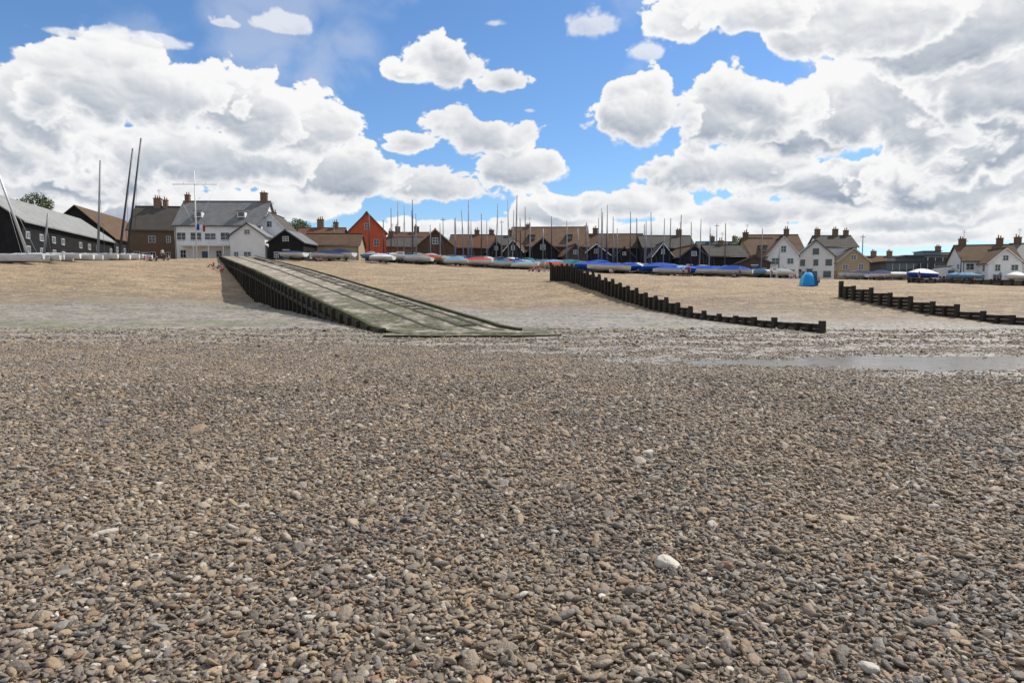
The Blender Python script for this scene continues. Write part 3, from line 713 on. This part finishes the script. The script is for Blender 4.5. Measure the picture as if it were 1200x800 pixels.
for px in [345,385,400,890,915,995,1010,1190]:
    dinghy(px,ridgeY(px)-random.uniform(0,5),None,random.choice([hullw,greyc,navy]),hullw,rz=random.choice([1.2,1.9]),L_=random.uniform(3.5,4.5))
def catamaran(px,Y,top=None,mm=alu,cov=hullw,rz=1.5,L_=6.5):
    X=PX(px,Y); z=T(X,Y); mb=MB()
    for s in(-1,1): hull(mb,L_,.5,.75,hullw,cov,x0=s*1.15,peak=.1)
    for y_ in(-1.4,1.2): mb.box((0,y_,.86),(2.5,.14,.12),alu)
    mb.box((0,-.1,.84),(1.9,2.4,.03),greyc)
    ob=mb.obj("beach_catamaran",loc=(X,Y,z),rz=rz)
    if top:
        pxt,pyt=top; t=(pxt-px)/F*Y; H=PZ(pyt,Y)-z
        q=MB(); R3=Matrix.Rotation(-rz,3,'Z'); d=R3@Vector((t,0,H)); q.cyl((0,.0,.9),tuple(d),.18,.11,mm,8)
        d2=R3@Vector((t*.7,0,H*.7))
        for s in(-1,1): q.cyl((s*1.1,-.4,.8),tuple(d2),.02,.02,mm,4)
        q.obj("mast",ob)
silver=mat("silver_mast",(.5,.5,.5),.4,.3)
catamaran(36,88,(-4,168),silver,hullw,1.3,8); catamaran(143,103,(163,174),dkm,greyc,1.7); catamaran(152,105,(173,162),dkm,hullw,1.5)
catamaran(118,100,(125,188),alu,hullw,1.6); catamaran(75,93,None,alu,hullw,1.4,8); catamaran(15,86,None,alu,greyc,1.8,8); catamaran(96,97,None,alu,hullw,1.75,7); catamaran(128,100,None,alu,greyc,1.35,6); catamaran(55,90,(62,250),alu,hullw,1.7,6)

# flagpole with yardarm
X=PX(233,112); z=T(X,112); mb=MB(); H=PZ(200,112)-z
mb.cyl((0,0,0),(0,0,H),.13,.08,framew,10); zy=PZ(216,112)-z; mb.cyl((-3.6,0,zy),(3.6,0,zy),.06,.06,framew,6)
for s in(-1,1): mb.cyl((s*3.5,0,zy),(0,0,H*.35),.014,.014,framew,4); mb.cyl((s*1.8,0,zy),(s*1.8,0,zy+.5),.03,.03,framew,4)
fp=mb.obj("flagpole",loc=(X,112,z))
flag=MB(); vs=[]; fs=[]
zf=PZ(262,112)-z
for i in range(13):
    for j in range(2): vs.append((.1+i*.12,.12*math.sin(i*.9),zf-j*1.0-.03*i))
fs=[(2*i,2*i+2,2*i+3,2*i+1) for i in range(12)]
flag.add(vs,fs[:4],blue); flag.add(vs,fs[4:8],hullw); flag.add(vs,fs[8:],redc); flag.obj("flag",fp)
for px,Y,t in[(393,135,262),(520,150,255),(588,160,258),(686,150,262),(838,150,262),(1128,150,280),(1008,150,275)]:
    X=PX(px,Y); z=T(X,Y); mb=MB(); H=PZ(t,Y)-z; mb.cyl((0,0,0),(0,0,H),.12,.08,dkm,8); mb.box((0,0,H-.5),(1.0,.1,.1),dkm); mb.obj("telegraph_pole",loc=(X,Y,z))
sgm=mat("sign_white",(.75,.75,.72),.6)
for px in(20,470,905):
    Y=ridgeY(px)-3; X=PX(px,Y); mb=MB(); mb.box((-.5,0,.9),(.08,.08,1.8),framew); mb.box((.5,0,.9),(.08,.08,1.8),framew); mb.box((0,-.05,1.4),(1.3,.05,.8),sgm); mb.box((0,-.078,1.55),(.9,.01,.15),redc); mb.obj("beach_notice_board",loc=(X,Y,T(X,Y)))
# ------------------------------------------------------------ tent
tm=paint("tent_blue_fabric",(.02,.30,.70),.6); tm2=paint("tent_light_fabric",(.12,.55,.80),.6); tdark=mat("tent_inside",(.02,.06,.12),.8)
Y=70; X=PX(947,Y); mb=MB(); nseg=16; R_=1.05; vs=[];
for j in range(7):
    ph=math.pi/2*j/6; 
    for i in range(nseg+1):
        th=math.radians(-50)+math.radians(280)*i/nseg
        vs.append((R_*math.cos(th)*math.cos(ph)**.8,R_*.9*math.sin(th)*math.cos(ph)**.8,1.4*math.sin(ph)))
for j in range(6):
    for i in range(nseg):
        a=j*(nseg+1)+i; mb.add([vs[a],vs[a+1],vs[a+nseg+2],vs[a+nseg+1]],[(0,1,2,3)],tm if (i//4)%2 else tm2,None,True)
mb.box((0,0,.02),(1.9,1.6,.03),tdark)
mb.obj("beach_tent",loc=(X,Y,T(X,Y)),rz=.9)

# ------------------------------------------------------------ sun
EL=math.radians(50); AZ=math.radians(58)
S=Vector((math.sin(AZ)*math.cos(EL),math.cos(AZ)*math.cos(EL),math.sin(EL)))
sl=bpy.data.lights.new("sun",'SUN'); sl.energy=4.9; sl.angle=math.radians(.5); sl.color=(1,.95,.87)
so=bpy.data.objects.new("sun",sl); COL.objects.link(so); so.rotation_euler=(-S).to_track_quat('-Z','Y').to_euler(); so.location=(20,-10,40)
tick("objects")

# ------------------------------------------------------------ sky: cumulus field in azimuth/elevation (front hemisphere, mirrored behind)
W,H=3072,1536
az=np.linspace(-90,90,W); el=np.linspace(0,90,H)
ca=(np.radians(az)*800).astype(np.float32); ce=(np.radians(el)*800).astype(np.float32)
E_=np.repeat(ce[:,None],W,1)
def bmat(coord,period,n):
    u=(coord-coord.min())/period; i=np.floor(u).astype(int); t=u-i; M=np.zeros((len(coord),n),np.float32)
    w=[(1-t)**3/6,(3*t**3-6*t**2+4)/6,(-3*t**3+3*t**2+3*t+1)/6,t**3/6]
    for k in range(4): M[np.arange(len(coord)),i+k]=w[k]
    return M
def layer(px_,py_,seed):
    r=np.random.default_rng(seed); nx_=int((ca.max()-ca.min())/px_)+5; ny_=int(ce.max()/py_)+5
    G=r.uniform(-1,1,(ny_,nx_)).astype(np.float32)
    return bmat(ce,py_,ny_)@G@bmat(ca,px_,nx_).T
def fbm(base,oct_,gain,seed,asp=.8,billow=False):
    s=0;a=1
    for i in range(oct_):
        l=layer(base/2**i*(1+.07*i),base*asp/2**i,seed+i)
        l=l/l.std()
        if billow: l=np.abs(l)*1.6
        s=s+a*l; a*=gain
    s=s-s.mean(); return (s/s.std()).astype(np.float32)
sc=(W-1)/float(ca.max()-ca.min()); se=(H-1)/float(ce.max())
wx=fbm(60,3,.5,100,1.0)*6; wy=fbm(60,3,.5,200,1.0)*5
I,Jx=np.indices((H,W))
def warp(F_,k=1.0):
    return F_[np.clip(I+(wy*se*k).astype(int),0,H-1),np.clip(Jx+(wx*sc*k).astype(int),0,W-1)]
nb=warp(fbm(52,6,.52,300,.85,True)); ns=fbm(120,5,.5,500); nbig=fbm(75,3,.5,650,.8,True)
nsml=warp(fbm(16,4,.6,350,.9,True),.6)
blobs=[
(60,275,140,16,16,.9,.75),(330,280,200,16,16,.8,.8),(560,268,170,18,18,.9,.8),(800,272,170,18,16,.9,.8),(1050,275,190,18,16,.9,.75),
(110,232,170,34,34,1,.45),(330,240,120,26,24,1,.7),(300,205,110,26,26,1,.75),(650,250,90,24,22,.9,.6),(740,240,95,26,22,1,.65),(880,250,130,22,20,1,.55),(1080,250,150,22,20,1,.6),
(230,185,140,46,46,1,.42),(60,175,150,46,50,1,.40),(400,205,100,42,42,1,.45),(510,222,120,34,26,1,.5),(600,195,72,46,34,1,.55),
(1000,215,190,28,28,1,.38),(850,200,120,36,34,1,.36),(1160,200,110,44,44,1,.42),
(360,150,90,36,36,1,.6),(560,162,85,36,30,1,.6),(480,170,50,22,18,.8,.7),(40,110,110,46,50,1,.62),(150,110,110,42,48,1,.55),(270,130,95,42,42,1,.55),
(760,135,70,42,40,1,.55),(850,130,95,42,55,1,.45),(950,140,110,48,62,1,.42),(1050,115,95,46,66,1,.45),(1150,120,110,50,72,1,.45),
(530,82,74,36,24,1.05,.6),(590,98,52,24,18,1,.65),(480,88,42,20,14,.9,.75),
(180,50,55,12,9,.6,.9),(335,32,42,16,10,.75,.9),(262,28,24,7,6,.5,.9),(80,40,70,9,7,.4,.9),(50,72,60,14,14,.7,.9),
(690,34,45,22,16,.7,.85),(760,62,40,18,14,.6,.85),(800,28,55,28,24,.85,.75),(885,18,70,30,26,.85,.7),(980,30,90,40,34,1,.6),(1110,28,110,44,44,1,.45),(1210,70,110,50,60,1,.5),(580,28,38,12,8,.45,.9),(620,130,22,8,6,.4,.9),
(-110,130,130,60,60,1,.5),(-60,220,120,30,30,1,.5),(1330,150,130,60,60,1,.45),(1280,240,120,26,24,1,.6)]
cp,spp=math.cos(PITCH),math.sin(PITCH)
lst=[]
for (bx,by,rx,ru,rd,st,tn) in blobs:
    v=Vector(((bx-600)/F,1,-(by-400)/F)); y2=v.y*cp+v.z*spp; z2=-v.y*spp+v.z*cp
    lst.append((math.atan2(v.x,y2)*800,math.atan2(z2,math.hypot(v.x,y2))*800,rx*.94,ru*.92,rd*.92,st,tn))
r_s=np.random.default_rng(77)
for i in range(110):
    a_=r_s.uniform(-1250,1250); e_=r_s.uniform(40,1200)
    if abs(a_)<620 and e_<400: continue
    s_=r_s.uniform(50,120)*(.7+e_/900)
    lst.append((a_,e_,s_*1.3,s_*.5,s_*.45,1,.5))
lst.sort(key=lambda q:q[1])
lum=np.full((H,W),.8,np.float32); alpha=np.zeros((H,W),np.float32)
embs=np.clip((nb-np.roll(np.roll(nb,-int(4*se),0),-int(3*sc),1))*.16,-.22,.22)+np.clip((nbig-np.roll(np.roll(nbig,-int(10*se),0),-int(6*sc),1))*.16,-.2,.2)
for (ba,be,rx,ru,rd,st,tn) in lst:
    R=1.75
    j0=max(0,int((ba-rx*R-float(ca.min()))*sc)); j1=min(W,int((ba+rx*R-float(ca.min()))*sc)+1)
    i0=max(0,int((be-rd*R)*se)); i1=min(H,int((be+ru*R)*se)+1)
    if j1<=j0 or i1<=i0: continue
    A_=ca[None,j0:j1]-ba; B_=ce[i0:i1,None]-be
    subs=[(0,0,rx,ru,rd)]
    for c_ in range(max(3,int(rx/14))):
        t=r_s.uniform(-.1,math.pi+.1); k=r_s.uniform(.22,.45)
        subs.append((math.cos(t)*rx*.68,math.sin(t)*ru*.62-(0 if math.sin(t)>0 else rd*.1),rx*k*.8,max(ru*k*1.5,7),max(rd*k*1.3,6)))
    D=np.full((i1-i0,j1-j0),-9.,np.float32); V=np.zeros_like(D)
    for (ox,oy,srx,sru,srd) in subs:
        dy=B_-oy; ry=np.where(dy>0,sru,srd); dx=(A_-ox)/srx
        d_=(1-np.sqrt(dx*dx+(dy/ry)**2)); 
        if srx!=rx: d_=d_*(.5*srx/rx+.35)
        v_=np.clip((dy/ry)*.8+dx*.25,-1,1)
        wgt=np.clip((d_-D)*9+.5,0,1); V=V*(1-wgt)+v_*wgt; D=np.maximum(D,d_)
    sm=min(1,ru/34)
    n_=nb[i0:i1,j0:j1]*.15*(.5+.5*sm)+nsml[i0:i1,j0:j1]*.07+ns[i0:i1,j0:j1]*.11
    D=D+n_+(st-1)*.6
    gl=np.clip(B_/np.where(B_>0,ru,rd),-1,1)
    soft=.10+.16*np.clip(-gl,0,1)+(.25 if st<.8 else 0)
    a_=np.clip((D+.02)/soft,0,1); a_=a_*a_*(3-2*a_)*(1 if st>=.8 else .75)
    fw_=np.minimum(np.minimum(np.arange(j1-j0),np.arange(j1-j0)[::-1])[None,:]/(.12*(j1-j0)+1),np.minimum(np.arange(i1-i0),np.arange(i1-i0)[::-1])[:,None]/(.12*(i1-i0)+1) if (i0>0 and i1<H) else 1.0)
    a_=a_*np.clip(fw_,0,1)
    body=ssm(.05,.55,D)
    l_=1.02-(1-tn)*body*(1.0-.55*gl)*.85+.22*V*body+embs[i0:i1,j0:j1]*(.35+.65*body)+.05*ns[i0:i1,j0:j1]
    l_=np.clip(l_,.05,1.05)
    lum[i0:i1,j0:j1]=lum[i0:i1,j0:j1]*(1-a_)+l_*a_
    alpha[i0:i1,j0:j1]=1-(1-alpha[i0:i1,j0:j1])*(1-a_)
lum=np.clip(lum,0,1)
lo=np.array([.27,.34,.45],np.float32); hi=np.array([1.0,1.0,1.0],np.float32)
colr=lo+(hi-lo)*(lum[...,None]**1.15)
haze=np.exp(-E_/34)[...,None]*.45
colr=colr*(1-haze)+np.array([.76,.82,.89])*haze
wisp=ssm(.1,2.4,ns+.5*nb)*.30
colr=np.where((wisp>alpha)[...,None],.93,colr); alpha=np.maximum(alpha,wisp)
alpha=np.clip(alpha+np.exp(-E_/30)*.45,0,1)
img=bpy.data.images.new("sky_cloud_field",W,H,alpha=True,float_buffer=True)
buf=np.concatenate([colr,alpha[...,None]],-1).astype(np.float32)
try: img.colorspace_settings.name='Non-Color'
except Exception: pass
img.alpha_mode='CHANNEL_PACKED'
img.pixels.foreach_set(buf.ravel()); img.update(); tick("sky computed"); img.pack(); tick("packed")
wd=bpy.data.worlds.new("World"); scene.world=wd; wd.use_nodes=True; n=NT(wd.node_tree); n.n.clear()
out=n.add("ShaderNodeOutputWorld"); sky=n.add("ShaderNodeTexSky"); sky.sky_type='NISHITA'; sky.sun_disc=False; sky.sun_elevation=EL; sky.sun_rotation=AZ
sky.air_density=1.0; sky.dust_density=.2; sky.ozone_density=1.5
bg1=n.add("ShaderNodeBackground"); n.l.new(n.mix(1,sky.outputs[0],(.72,.96,1.22),'MULTIPLY'),bg1.inputs[0]); bg1.inputs[1].default_value=.115
tc=n.add("ShaderNodeTexCoord"); sp_=n.add("ShaderNodeSeparateXYZ"); n.l.new(tc.outputs["Generated"],sp_.inputs[0])
azn=n.math('ARCTAN2',sp_.outputs[0],sp_.outputs[1]); eln=n.math('ARCSINE',sp_.outputs[2])
u=n.math('ADD',n.math('DIVIDE',azn,math.pi),.5); v=n.math('MAXIMUM',n.math('DIVIDE',eln,math.pi/2),0.001)
cb=n.add("ShaderNodeCombineXYZ"); n.l.new(u,cb.inputs[0]); n.l.new(v,cb.inputs[1])
it=n.add("ShaderNodeTexImage"); it.image=img; it.extension='MIRROR'; it.interpolation='Linear'; n.l.new(cb.outputs[0],it.inputs[0])
bg2=n.add("ShaderNodeBackground"); n.l.new(it.outputs["Color"],bg2.inputs[0]); bg2.inputs[1].default_value=.95
mx=n.add("ShaderNodeMixShader"); n.l.new(it.outputs["Alpha"],mx.inputs[0]); n.l.new(bg1.outputs[0],mx.inputs[1]); n.l.new(bg2.outputs[0],mx.inputs[2]); n.l.new(mx.outputs[0],out.inputs[0])
tick("done")
